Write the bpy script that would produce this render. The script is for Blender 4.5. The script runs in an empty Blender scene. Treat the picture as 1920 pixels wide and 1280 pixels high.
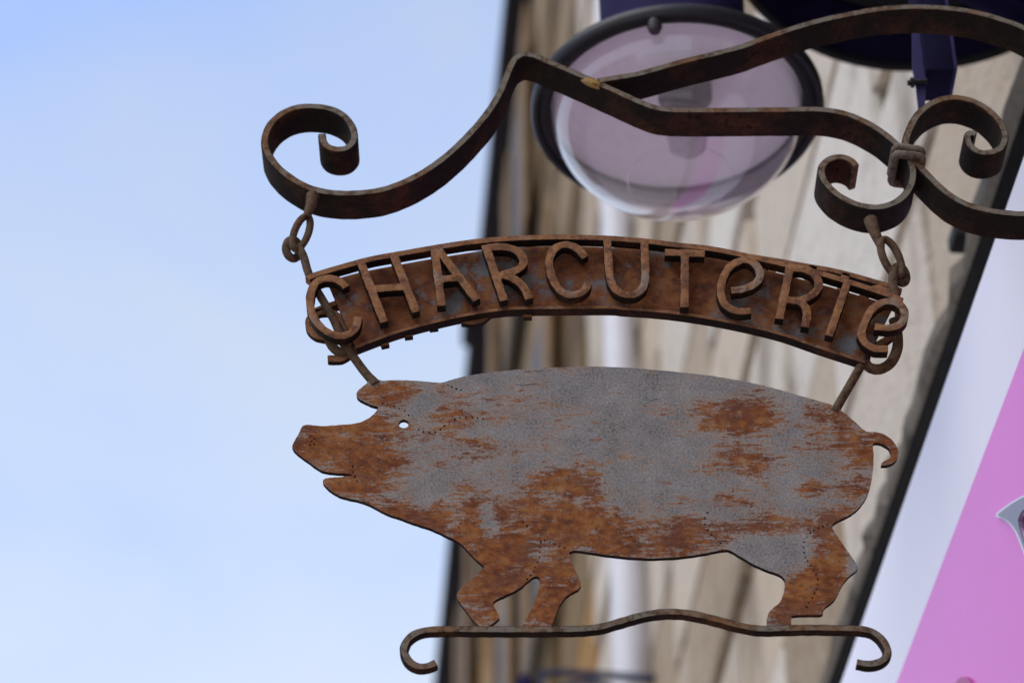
import bpy, bmesh, math, random
from mathutils import Vector, Matrix
from mathutils.geometry import delaunay_2d_cdt
random.seed(11)
S = bpy.context.scene
COL = S.collection
# ------------------------------------------------------------------ camera
PITCH = math.radians(37.0)
F = 4950.0                      # focal length in photograph pixels (1920 wide)
EYE = Vector((0, 0, 1.6))
cp, sp = math.cos(PITCH), math.sin(PITCH)
cd = bpy.data.cameras.new('camera')
cam = bpy.data.objects.new('camera', cd); COL.objects.link(cam)
cam.location = EYE
cam.rotation_euler = (math.radians(90) + PITCH, 0, 0)
cd.sensor_width = 36.0
cd.lens = 36.0 * F / 1920.0
cd.clip_start = 0.05; cd.clip_end = 2000
cd.dof.use_dof = True
cd.dof.focus_distance = 2.66
cd.dof.aperture_fstop = 5.2
cd.dof.aperture_blades = 9
S.camera = cam
# ------------------------------------------------------------------ sky and sun
SUN_EL, SUN_AZ = math.radians(50), math.radians(-128)      # azimuth from +Y towards +X
w = bpy.data.worlds.new('World'); S.world = w; w.use_nodes = True
nt = w.node_tree; nt.nodes.clear()
out = nt.nodes.new('ShaderNodeOutputWorld'); bg = nt.nodes.new('ShaderNodeBackground')
sky = nt.nodes.new('ShaderNodeTexSky'); sky.sky_type = 'NISHITA'; sky.sun_disc = False
sky.sun_elevation = SUN_EL; sky.sun_rotation = SUN_AZ; sky.air_density = 1.0; sky.dust_density = 0.4; sky.ozone_density = 2.5
tc = nt.nodes.new('ShaderNodeTexCoord')
n1 = nt.nodes.new('ShaderNodeTexNoise'); n1.inputs['Scale'].default_value = 4.2; n1.inputs['Detail'].default_value = 5; n1.inputs['Roughness'].default_value = 0.5
n1.inputs['Distortion'].default_value = 0.4
mpw = nt.nodes.new('ShaderNodeMapping'); mpw.inputs['Location'].default_value = (3.1, 1.7, 0.4); mpw.inputs['Scale'].default_value = (1, 1, 2.0)
rmp = nt.nodes.new('ShaderNodeMapRange'); rmp.inputs['From Min'].default_value = 0.32; rmp.inputs['From Max'].default_value = 0.70
rmp.inputs['To Min'].default_value = -0.07; rmp.inputs['To Max'].default_value = 0.07
mx = nt.nodes.new('ShaderNodeMix'); mx.data_type = 'RGBA'
cm = nt.nodes.new('ShaderNodeMix'); cm.data_type = 'RGBA'      # milky low down, bluer overhead
cm.inputs[6].default_value = (4.6, 6.35, 10.9, 1); cm.inputs[7].default_value = (7.6, 8.7, 10.4, 1)
L = nt.links.new
L(tc.outputs['Generated'], mpw.inputs['Vector']); L(mpw.outputs['Vector'], n1.inputs['Vector'])
sx = nt.nodes.new('ShaderNodeSeparateXYZ'); L(tc.outputs['Generated'], sx.inputs[0])
hz = nt.nodes.new('ShaderNodeMapRange')                     # thin veil of cloud, thicker towards the horizon
for k_, v_ in (('From Min', 0.45), ('From Max', 0.74), ('To Min', 0.96), ('To Max', 0.80)): hz.inputs[k_].default_value = v_
ad = nt.nodes.new('ShaderNodeMath'); ad.operation = 'ADD'; ad.use_clamp = True
L(sx.outputs['Z'], hz.inputs['Value']); L(n1.outputs['Fac'], rmp.inputs['Value'])
L(hz.outputs['Result'], ad.inputs[0]); L(rmp.outputs['Result'], ad.inputs[1]); L(ad.outputs[0], mx.inputs[0])
cl_ = nt.nodes.new('ShaderNodeMapRange')
for k_, v_ in (('From Min', 0.46), ('From Max', 0.79), ('To Min', 1.0), ('To Max', 0.0)): cl_.inputs[k_].default_value = v_
L(sx.outputs['Z'], cl_.inputs['Value'])
ca = nt.nodes.new('ShaderNodeMath'); ca.operation = 'MULTIPLY_ADD'; ca.use_clamp = True; ca.inputs[1].default_value = -6.0
L(rmp.outputs['Result'], ca.inputs[0]); L(cl_.outputs['Result'], ca.inputs[2]); L(ca.outputs[0], cm.inputs[0]); L(cm.outputs[2], mx.inputs[7])
L(sky.outputs['Color'], mx.inputs[6]); L(mx.outputs[2], bg.inputs['Color'])
bg.inputs['Strength'].default_value = 0.1
L(bg.outputs['Background'], out.inputs['Surface'])
sd = bpy.data.lights.new('sun', 'SUN'); sd.energy = 2.2; sd.angle = math.radians(50); sd.color = (1.0, 0.95, 0.88)
sun = bpy.data.objects.new('sun', sd); COL.objects.link(sun)
sdir = Vector((math.sin(SUN_AZ) * math.cos(SUN_EL), math.cos(SUN_AZ) * math.cos(SUN_EL), math.sin(SUN_EL)))
sun.rotation_euler = sdir.to_track_quat('Z', 'Y').to_euler()
sun.location = sdir * 60
vs = S.view_settings
vs.view_transform = 'Standard'; vs.look = 'None'; vs.exposure = 0.0; vs.gamma = 1.0; vs.use_curve_mapping = False
S.cycles.use_denoising = True
S.cycles.max_bounces = 8; S.cycles.transparent_max_bounces = 12

# ------------------------------------------------------------------ helpers
def ray(px, py):
    a, v = px - 960.0, 640.0 - py
    return Vector((a, F * cp - v * sp, F * sp + v * cp))
def on_y(px, py, Y):                      # photograph point -> vertical plane across the street at depth Y
    d = ray(px, py); t = Y / d.y
    return EYE + d * t
U_ = Vector((-459.0, 6198.0, 0)).normalized()          # along the facade
N_ = Vector((U_.y, -U_.x, 0))                          # into the facade
def on_h(px, py, h):                      # photograph point -> plane parallel to the facade
    d = ray(px, py)
    return EYE + d * (h / d.dot(N_))
def fac(s, h, z):                         # facade coordinates (z above the eye)
    return EYE + U_ * s + N_ * h + Vector((0, 0, z))
def cr(pts, step=6.0, closed=False):      # Catmull-Rom through points, roughly even steps
    P = [Vector(p) for p in pts]; n = len(P); o = []
    rng = range(n if closed else n - 1)
    for i in rng:
        p1, p2 = P[i], P[(i + 1) % n]
        p0 = P[i - 1] if (closed or i > 0) else p1 * 2 - p2
        p3 = P[(i + 2) % n] if (closed or i + 2 < n) else p2 * 2 - p1
        k = max(1, int(round((p2 - p1).length / step)))
        for j in range(k):
            t = j / k
            o.append(0.5 * ((2 * p1) + (p2 - p0) * t + (2 * p0 - 5 * p1 + 4 * p2 - p3) * t * t + (3 * p1 - p0 - 3 * p2 + p3) * t ** 3))
    if not closed: o.append(P[-1])
    return o
def c(lst, ox, oy, sc):                   # enlarged-crop coordinates -> photograph pixels
    return [(ox + x / sc, oy + y / sc) for x, y in lst]
K1 = (450, 50, 2.844); K2 = (960, 0, 2.908); K3 = (1480, 60, 3.2); K4 = (540, 420, 3.2)
K5 = (1100, 420, 3.0); K6 = (530, 680, 2.1333); K7 = (1100, 660, 2.065); K8 = (1380, 0, 3.556); K9 = (1040, 1020, 3.2)

def thing(name, label, cat, loc, group=None, kind=None):
    o = bpy.data.objects.new(name, None); COL.objects.link(o); o.location = loc
    o.empty_display_size = 0.05
    o['label'] = label; o['category'] = cat
    if group: o['group'] = group
    return o
def origin_of(o):
    v = Vector((0, 0, 0))
    while o is not None:
        v = v + o.location; o = o.parent
    return v
def link_mesh(name, me, mat, parent=None, smooth=35, kind=None, loc=None):
    if mat is not None and not me.materials:
        for m_ in (mat if isinstance(mat, tuple) else (mat,)): me.materials.append(m_)
    if smooth:
        me.shade_smooth(); me.set_sharp_from_angle(angle=math.radians(smooth))
    o = bpy.data.objects.new(name, me); COL.objects.link(o)
    if parent is not None: o.parent = parent
    if loc is not None: o.location = loc
    if kind: o['kind'] = kind
    return o
def part(name, bm, mat, parent=None, smooth=35, kind=None, at=None):
    """bm is in world coordinates; the origin goes to the parent's origin (or to `at`)"""
    base = origin_of(parent)
    o_loc = (at - base) if at is not None else Vector((0, 0, 0))
    bmesh.ops.translate(bm, verts=bm.verts, vec=-(base + o_loc))
    bmesh.ops.recalc_face_normals(bm, faces=bm.faces)
    me = bpy.data.meshes.new(name); bm.to_mesh(me); bm.free()
    return link_mesh(name, me, mat, parent, smooth, kind, o_loc)

def sweep_flat(px, Y, t, w, ch=0.0008, step=5, jitter=0.0, bm=None, taper=None, edge=False):
    """a flat bar bent in the plane y=Y: t its thickness in that plane, w its depth away from us"""
    bm = bm or bmesh.new()
    P = [on_y(p.x, p.y, Y) for p in cr(px, step)]
    n = len(P); rings = []
    for i, p in enumerate(P):
        d = (P[min(i + 1, n - 1)] - P[max(i - 1, 0)]); d.y = 0; d.normalize()
        nn = Vector((-d.z, 0, d.x))
        tt = t * (1 + jitter * math.sin(i * 0.9 + 1.3 * math.sin(i * .37)))
        if taper: tt *= taper(i / (n - 1))
        h = tt / 2
        sec = [(-h, ch), (-h + ch, 0), (h - ch, 0), (h, ch), (h, w - ch), (h - ch, w), (-h + ch, w), (-h, w - ch)]
        rings.append([bm.verts.new(p + nn * a + Vector((0, b, 0))) for a, b in sec])
    for a, b in zip(rings, rings[1:]):
        for k in range(8):
            f = bm.faces.new((a[k], a[(k + 1) % 8], b[(k + 1) % 8], b[k]))
            if edge and k not in (1, 5): f.material_index = 1        # broad faces are darkened as painted shade, the cut edges are worn
    bm.faces.new(rings[0]); bm.faces.new(rings[-1])
    return bm
def tube(P, r, n=10, bm=None, closed=False):
    bm = bm or bmesh.new()
    m = len(P); rings = []
    up = None
    for i, p in enumerate(P):
        if closed: d = P[(i + 1) % m] - P[i - 1]
        else: d = P[min(i + 1, m - 1)] - P[max(i - 1, 0)]
        d.normalize()
        if up is None:
            up = d.orthogonal().normalized()
        up = (up - d * up.dot(d)).normalized()
        v = d.cross(up)
        rr = r(i / max(1, m - 1)) if callable(r) else r
        rings.append([bm.verts.new(p + (up * math.cos(2 * math.pi * k / n) + v * math.sin(2 * math.pi * k / n)) * rr) for k in range(n)])
    prs = list(zip(rings, rings[1:]))
    if closed: prs.append((rings[-1], rings[0]))
    for a, b in prs:
        # align in the closing ring
        off = 0
        if closed and b is rings[0]:
            off = min(range(n), key=lambda q: (a[0].co - b[q].co).length)
        for k in range(n):
            bm.faces.new((a[k], a[(k + 1) % n], b[(k + 1 + off) % n], b[(k + off) % n]))
    if not closed:
        bm.faces.new(rings[0]); bm.faces.new(rings[-1])
    return bm
def box(bm, p0, ex, ey, ez):
    v = [bm.verts.new(p0 + ex * i + ey * j + ez * k) for i in (0, 1) for j in (0, 1) for k in (0, 1)]
    for f in ((0, 1, 3, 2), (4, 6, 7, 5), (0, 4, 5, 1), (2, 3, 7, 6), (0, 2, 6, 4), (1, 5, 7, 3)):
        bm.faces.new([v[q] for q in f])
    return bm
def fbox(s0, s1, h0, h1, z0, z1, bm=None):
    bm = bm or bmesh.new()
    return box(bm, fac(s0, h0, z0), U_ * (s1 - s0), N_ * (h1 - h0), Vector((0, 0, z1 - z0)))
def bevel_bm(bm, off, seg=2):
    bmesh.ops.recalc_face_normals(bm, faces=bm.faces)
    bmesh.ops.bevel(bm, geom=list(bm.edges), offset=off, segments=seg, affect='EDGES', profile=0.5, clamp_overlap=True)
    return bm
def lathe(prof, center, n=64, axis=Vector((0, 0, 1)), bm=None):
    bm = bm or bmesh.new()
    q = Vector((0, 0, 1)).rotation_difference(axis)
    rings = []
    for r, z in prof:
        if r < 1e-6: rings.append([bm.verts.new(center + q @ Vector((0, 0, z)))])
        else: rings.append([bm.verts.new(center + q @ Vector((r * math.cos(2 * math.pi * k / n), r * math.sin(2 * math.pi * k / n), z))) for k in range(n)])
    for a, b in zip(rings, rings[1:]):
        if len(a) == 1 and len(b) == 1: continue
        for k in range(n):
            if len(a) == 1: bm.faces.new((a[0], b[(k + 1) % n], b[k]))
            elif len(b) == 1: bm.faces.new((a[k], a[(k + 1) % n], b[0]))
            else: bm.faces.new((a[k], a[(k + 1) % n], b[(k + 1) % n], b[k]))
    return bm
def stroke_poly(px, wd, step=5):
    """outline (photograph pixels) of a stroke whose width is wd along x and a little less along y (seen from below)"""
    P = cr(px, step); n = len(P); a, b = [], []
    for i, p in enumerate(P):
        d = P[min(i + 1, n - 1)] - P[max(i - 1, 0)]
        d = Vector((d.x, d.y / 0.80)); d.normalize()
        nn = Vector((-d.y, d.x * 0.80)) * (wd / 2) * (1 + .045 * math.sin(i * 1.7 + P[0].x) + .04 * math.sin(i * .61 + P[0].y))
        a.append(p + nn); b.append(p - nn)
    return a + b[::-1]
def ccw(pl):
    a = sum(p[0] * q[1] - q[0] * p[1] for p, q in zip(pl, list(pl[1:]) + [pl[0]]))
    return list(pl) if a > 0 else list(pl)[::-1]
def slab(polys, proj, depth, holes=(), grid=None, clean=True, bev=0.0):
    """union of outlines (photograph pixels) -> solid plate; proj(px,py) gives the front point, depth the vector to the back"""
    verts, faces = [], []
    for pl in list(polys) + list(holes):
        pl = ccw(pl)
        i0 = len(verts); verts += [Vector((p[0], p[1])) for p in pl]; faces.append(list(range(i0, i0 + len(pl))))
    if grid: verts += grid
    np_ = len(polys)
    vo, eo, fo, ov, oe, of = delaunay_2d_cdt(verts, [], faces, 0, 1e-4)
    keep = [f for f, o in zip(fo, of) if any(q < np_ for q in o) and not any(q >= np_ for q in o)]
    used = sorted({v for f in keep for v in f}); ix = {v: k for k, v in enumerate(used)}
    bm = bmesh.new()
    fr = [bm.verts.new(proj(vo[v].x, vo[v].y)) for v in used]
    ec = {}
    for f in keep:
        try: bm.faces.new([fr[ix[v]] for v in f])
        except ValueError: pass
        for a, b in zip(f, f[1:] + f[:1]):
            ec[frozenset((a, b))] = ec.get(frozenset((a, b)), 0) + 1
    bk = {}
    def back(v):
        if v not in bk: bk[v] = bm.verts.new(fr[ix[v]].co + depth)
        return bk[v]
    for f in keep:
        bm.faces.new([back(v) for v in reversed(f)])
    for e, k in ec.items():
        if k == 1:
            a, b = tuple(e)
            bm.faces.new((fr[ix[a]], fr[ix[b]], back(b), back(a)))
    bmesh.ops.recalc_face_normals(bm, faces=bm.faces)
    if clean:
        bmesh.ops.dissolve_limit(bm, angle_limit=math.radians(1.0), verts=bm.verts, edges=bm.edges)
        if bev:
            es = [e for e in bm.edges if len(e.link_faces) == 2 and e.calc_face_angle(0) > math.radians(40)]
            bmesh.ops.bevel(bm, geom=es, offset=bev, segments=2, affect='EDGES', profile=0.5, clamp_overlap=True)
            bm.normal_update()
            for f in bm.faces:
                if abs(f.normal.y) < .6: f.material_index = 1  # sides take the shade-dark iron
    return bm

# ------------------------------------------------------------------ materials
def mat(name):
    m = bpy.data.materials.new(name); m.use_nodes = True
    t = m.node_tree; t.nodes.clear()
    o = t.nodes.new('ShaderNodeOutputMaterial'); b = t.nodes.new('ShaderNodeBsdfPrincipled')
    t.links.new(b.outputs[0], o.inputs[0])
    return m, t, b
def nd(t, typ, **kw):
    n = t.nodes.new(typ)
    for k, v in kw.items():
        if k in n.inputs: n.inputs[k].default_value = v
        else: setattr(n, k, v)
    return n
def noise(t, vec, scale, detail=5, rough=0.6, dist=0.0):
    n = nd(t, 'ShaderNodeTexNoise', Scale=scale, Detail=detail, Roughness=rough, Distortion=dist)
    if vec is not None: t.links.new(vec, n.inputs['Vector'])
    return n.outputs['Fac']
def ramp(t, fac, stops):
    r = nd(t, 'ShaderNodeValToRGB'); e = r.color_ramp.elements
    while len(e) > 1: e.remove(e[0])
    e[0].position, e[0].color = stops[0][0], (*stops[0][1], 1)
    for p, cl in stops[1:]:
        q = e.new(p); q.color = (*cl, 1)
    t.links.new(fac, r.inputs['Fac']); return r.outputs['Color']
def mixc(t, fac, a, b, mode='MIX'):
    m = nd(t, 'ShaderNodeMix', data_type='RGBA', blend_type=mode)
    for idx, v in ((0, fac), (6, a), (7, b)):
        if hasattr(v, 'node'): t.links.new(v, m.inputs[idx])
        elif idx == 0: m.inputs[0].default_value = v
        else: m.inputs[idx].default_value = (*v, 1)
    return m.outputs[2]
def mth(t, op, a, b=None, clamp=False):
    m = nd(t, 'ShaderNodeMath', operation=op, use_clamp=clamp)
    for i, v in enumerate((a, b)):
        if v is None: continue
        if hasattr(v, 'node'): t.links.new(v, m.inputs[i])
        else: m.inputs[i].default_value = v
    return m.outputs[0]
def mrange(t, v, a, b, c_=0.0, d=1.0, smooth=True):
    m = nd(t, 'ShaderNodeMapRange'); m.interpolation_type = 'SMOOTHSTEP' if smooth else 'LINEAR'
    t.links.new(v, m.inputs['Value'])
    for k, q in (('From Min', a), ('From Max', b), ('To Min', c_), ('To Max', d)): m.inputs[k].default_value = q
    return m.outputs['Result']
def bump(t, b, h, strength, dist):
    n = nd(t, 'ShaderNodeBump', Strength=strength, Distance=dist)
    t.links.new(h, n.inputs['Height']); t.links.new(n.outputs[0], b.inputs['Normal'])
def objco(t, scale=(1, 1, 1)):
    g = nd(t, 'ShaderNodeTexCoord'); m = nd(t, 'ShaderNodeMapping'); m.inputs['Scale'].default_value = scale
    t.links.new(g.outputs['Object'], m.inputs['Vector']); return m.outputs['Vector']

def rust_mix(t, co, k):
    """rust colour field"""
    a = noise(t, co, 38 * k, 6, 0.65)
    b = noise(t, co, 150 * k, 4, 0.7)
    s = mth(t, 'ADD', mth(t, 'MULTIPLY', a, 0.65), mth(t, 'MULTIPLY', b, 0.35))
    return ramp(t, s, [(0.34, (0.07, 0.024, 0.015)), (0.43, (0.145, 0.046, 0.020)), (0.50, (0.225, 0.077, 0.027)), (0.57, (0.29, 0.118, 0.040)), (0.66, (0.26, 0.15, 0.078))])

def iron_mat(name, c_dark, c_rust, c_grey, lo, hi):
    m, t, b = mat(name); co = objco(t)
    a = noise(t, co, 16, 5, 0.6, 0.3); f = noise(t, co, 120, 4, 0.7); g = noise(t, co, 420, 3, 0.7)
    base = mixc(t, mrange(t, mth(t, 'ADD', mth(t, 'MULTIPLY', a, 0.7), mth(t, 'MULTIPLY', f, 0.3)), lo, hi), c_grey, c_rust)
    base = mixc(t, mrange(t, f, 0.46, 0.66), base, c_dark)
    base = mixc(t, mrange(t, g, 0.58, 0.75, 0, 0.5), base, tuple(min(1, v * 1.9) for v in c_grey))
    t.links.new(base, b.inputs['Base Color'])
    b.inputs['Roughness'].default_value = 0.82; b.inputs['Specular IOR Level'].default_value = 0.12
    bump(t, b, mth(t, 'ADD', g, mth(t, 'MULTIPLY', f, 1.4)), 0.55, 0.0012)
    return m
M_STRAP = iron_mat('forged_iron', (0.085, 0.052, 0.036), (0.19, 0.092, 0.046), (0.185, 0.158, 0.13), 0.45, 0.60)
M_ROD = iron_mat('rod_iron', (0.05, 0.033, 0.025), (0.125, 0.060, 0.033), (0.115, 0.075, 0.050), 0.42, 0.62)
M_SIDE_SHADE = iron_mat('shaded_side_iron', (0.012, 0.0075, 0.006), (0.085, 0.034, 0.016), (0.016, 0.011, 0.009), 0.46, 0.66)  # dark iron for side faces, their shade put into the colour
M_LETTER = None
def letter_mat():
    m, t, b = mat('rusted_letter_steel'); co = objco(t)
    r = rust_mix(t, co, 1.2)
    z = noise(t, co, 17, 4, 0.6); g = noise(t, co, 380, 3, 0.7)
    r = mixc(t, 0.30, r, (0.31, 0.19, 0.11))
    base = mixc(t, mrange(t, z, 0.57, 0.70, 0, 0.7), r, (0.27, 0.235, 0.205))
    base = mixc(t, mrange(t, noise(t, co, 75, 5, .72), 0.50, 0.62, 0, 0.85), base, (0.115, 0.046, 0.030))
    base = mixc(t, mrange(t, noise(t, co, 260, 4, .75), 0.56, 0.68, 0, 0.7), base, (0.055, 0.028, 0.02))
    t.links.new(base, b.inputs['Base Color']); b.inputs['Roughness'].default_value = 0.85; b.inputs['Specular IOR Level'].default_value = 0.2
    bump(t, b, mth(t, 'ADD', g, mth(t, 'MULTIPLY', z, 1.5)), 0.6, 0.0016)
    return m
M_LETTER_FACE = letter_mat(); M_LETTER = (M_LETTER_FACE, M_SIDE_SHADE)
def plate_mat():
    m, t, b = mat('rusted_zinc_plate'); co = objco(t)
    r = mixc(t, 1.0, rust_mix(t, co, 0.9), (0.74, 0.66, 0.62), 'MULTIPLY')
    k = mth(t, 'ADD', mth(t, 'MULTIPLY', noise(t, co, 13, 3, .5), .6), mth(t, 'MULTIPLY', noise(t, co, 70, 4, .7), .4))
    base = mixc(t, mrange(t, k, 0.40, 0.50), (0.15, 0.142, 0.146), r)
    base = mixc(t, mrange(t, noise(t, co, 210, 3, .7), .6, .75, 0, .6), base, (0.12, 0.06, 0.045))
    t.links.new(base, b.inputs['Base Color']); b.inputs['Roughness'].default_value = 0.8; b.inputs['Specular IOR Level'].default_value = 0.25
    bump(t, b, noise(t, co, 300, 3, .7), 0.3, 0.0008)
    return m
M_PLATE = plate_mat()
def pig_mat():
    m, t, b = mat('weathered_pig_sheet'); co = objco(t); st = objco(t, (0.50, 1, 1.15))
    at = nd(t, 'ShaderNodeAttribute', attribute_name='rust')
    big = noise(t, st, 36, 6, 0.68, 0.25); fine = noise(t, objco(t, (0.34, 1, 1.4)), 190, 5, 0.75)
    grit = noise(t, co, 330, 3, 0.7)
    v = mth(t, 'ADD', mth(t, 'MINIMUM', at.outputs['Fac'], 0.98), mth(t, 'MULTIPLY', mth(t, 'SUBTRACT', big, 0.5), 2.1))
    v = mth(t, 'ADD', v, mth(t, 'MULTIPLY', mth(t, 'SUBTRACT', fine, 0.5), 2.6))
    v = mth(t, 'ADD', v, mth(t, 'MULTIPLY', mth(t, 'SUBTRACT', grit, 0.5), 1.1))
    msk = mrange(t, v, 0.36, 0.80)
    spk = mth(t, 'MULTIPLY', mrange(t, noise(t, objco(t, (0.55, 1, 1.5)), 105, 5, .72), .56, .66), mrange(t, noise(t, co, 15, 4, .6), .44, .60, 0, .85))
    msk = mth(t, 'MAXIMUM', msk, spk)
    r = rust_mix(t, objco(t, (.65, 1, 1.1)), 1.0)
    deep = noise(t, objco(t, (.5, 1, 1)), 20, 4, .6)
    r = mixc(t, mrange(t, deep, .50, .64, 0, .72), r, (0.125, 0.048, 0.036))
    r = mixc(t, mrange(t, noise(t, co, 130, 5, .75), .50, .62, 0, .65), r, (0.095, 0.042, 0.030))
    r = mixc(t, mrange(t, noise(t, co, 60, 5, .7), .55, .68, 0, .6), r, (0.33, 0.22, 0.14))
    zc = ramp(t, mth(t, 'ADD', mth(t, 'MULTIPLY', noise(t, co, 30, 6, .7), .36), mth(t, 'MULTIPLY', noise(t, co, 430, 3, .75), .64)),
              [(0.38, (0.085, 0.078, 0.078)), (0.46, (0.19, 0.176, 0.178)), (0.54, (0.235, 0.218, 0.219)), (0.64, (0.34, 0.317, 0.313))])
    base = mixc(t, msk, zc, r)
    # thin orange run-off veil round the rust
    veil = mrange(t, v, 0.12, 0.45, 0, 0.30)
    base2 = mixc(t, veil, base, (0.40, 0.24, 0.15)); base = mixc(t, msk, base2, base)
    t.links.new(base, b.inputs['Base Color'])
    t.links.new(mrange(t, msk, 0, 1, 0.62, 0.88), b.inputs['Roughness']); b.inputs['Specular IOR Level'].default_value = 0.12
    bump(t, b, mth(t, 'ADD', mth(t, 'MULTIPLY', msk, .7), mth(t, 'MULTIPLY', grit, .5)), 0.35, 0.0007)
    return m
M_PIG = pig_mat()
def stone_mat(name, stops, rough=0.9, scale=1.0, dirt=(0.15, 0.10, 0.06), dirt_amt=0.85, wash=1.0):
    m, t, b = mat(name)
    oi = nd(t, 'ShaderNodeObjectInfo'); g = nd(t, 'ShaderNodeNewGeometry')
    base = ramp(t, oi.outputs['Random'], stops)
    p = g.outputs['Position']
    st = nd(t, 'ShaderNodeMapping'); st.inputs['Scale'].default_value = (1, 1, 0.45); t.links.new(p, st.inputs['Vector'])
    a = noise(t, st.outputs[0], 2.2 * scale, 6, .62, .3); f = noise(t, p, 16 * scale, 6, .7)
    base = mixc(t, mrange(t, a, .52, .72, 0, dirt_amt), base, dirt)
    base = mixc(t, mrange(t, f, .35, .65, 0, .35 * wash), base, (0.52, 0.47, 0.40))
    base = mixc(t, mrange(t, noise(t, p, 5 * scale, 5, .65), .55, .7, 0, .5 * wash), base, (0.30, 0.235, 0.165))
    t.links.new(base, b.inputs['Base Color']); b.inputs['Roughness'].default_value = rough; b.inputs['Specular IOR Level'].default_value = .2
    bump(t, b, mth(t, 'ADD', f, mth(t, 'MULTIPLY', noise(t, p, 60, 4, .7), .4)), .7, .02)
    return m
M_CREAM = stone_mat('cream_limestone', [(0, (0.42, 0.31, 0.205)), (.22, (0.70, 0.62, 0.53)), (.45, (0.56, 0.43, 0.30)), (.7, (0.74, 0.68, 0.61)), (.88, (0.46, 0.345, 0.23)), (1, (0.30, 0.21, 0.13))])
M_BROWN = stone_mat('brown_sandstone', [(0, (0.09, 0.052, 0.022)), (.22, (0.25, 0.16, 0.07)), (.42, (0.055, 0.032, 0.015)), (.6, (0.33, 0.16, 0.03)), (.8, (0.36, 0.265, 0.16)), (1, (0.14, 0.08, 0.03))], dirt=(0.05, 0.032, 0.018), wash=.25)
M_LEDGE = stone_mat('grey_weathered_ledge', [(0, (0.20, 0.172, 0.14)), (1, (0.20, 0.172, 0.14))], dirt=(0.05, 0.039, 0.028), scale=3, wash=.35)
M_MORTAR = stone_mat('dark_mortar', [(0, (0.34, 0.27, 0.20)), (1, (0.34, 0.27, 0.20))], dirt=(0.14, 0.10, 0.065))
def plain(name, col, rough=0.6, spec=0.4, nz=0.12, sc=20, metal=0.0):
    m, t, b = mat(name); co = objco(t)
    a = noise(t, co, sc, 5, .65)
    cl = ramp(t, a, [(.3, tuple(v * (1 - nz) for v in col)), (.7, tuple(min(1, v * (1 + nz)) for v in col))])
    t.links.new(cl, b.inputs['Base Color']); b.inputs['Roughness'].default_value = rough
    b.inputs['Specular IOR Level'].default_value = spec; b.inputs['Metallic'].default_value = metal
    return m
M_WHITE = plain('white_fascia_paint', (0.78, 0.76, 0.86), .35, .4, .02, 4)
M_PINK = plain('pink_fascia_print', (0.80, 0.175, 0.66), .35, .4, .05, 3)
M_GREYP = plain('grey_letter_print', (0.24, 0.25, 0.33), .4, .4, .05, 5)
M_MAGENTA = plain('magenta_print', (0.42, 0.05, 0.25), .4, .4, .05, 5)
M_PURPLE = plain('violet_lamp_paint', (0.016, 0.012, 0.050), .75, .06, .25, 14)
M_NAVY = plain('navy_lamp_paint', (0.010, 0.008, 0.032), .75, .06, .25, 14)
M_PURPLE2 = plain('pale_violet_paint', (0.045, 0.038, 0.11), .75, .08, .2, 14)
M_BLACK = plain('black_rubber', (0.012, 0.011, 0.013), .6, .3, .3, 30)
M_LEDGE_SHADE = plain('black_ledge_shade', (0.011, 0.009, 0.008), .95, .03, .3, 30)  # black colour stands for the shade under the ledge
M_RIM = plain('lamp_rim_paint', (0.012, 0.011, 0.017), .45, .3, .25, 20)
M_REFL = plain('lamp_reflector', (0.92, 0.89, 0.93), .5, .2, .03, 12, .0)
M_SOCK = plain('lamp_socket', (0.035, 0.03, 0.035), .5, .4, .3, 40)
M_PIPE = plain('white_pipe_paint', (0.66, 0.65, 0.70), .45, .4, .06, 6)
M_BLUE = plain('blue_iron_paint', (0.015, 0.022, 0.07), .5, .4, .3, 12)
M_GUTTER = plain('dark_zinc_gutter', (0.022, 0.02, 0.03), .6, .3, .3, 5)
M_WOOD = plain('brown_shutter_wood', (0.20, 0.115, 0.045), .7, .3, .4, 6)
M_ROOF = plain('dark_roof_tile', (0.09, 0.06, 0.05), .8, .3, .4, 3)
M_PAVE = plain('street_paving', (0.45, 0.415, 0.38), .85, .3, .35, 1.2)
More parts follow.
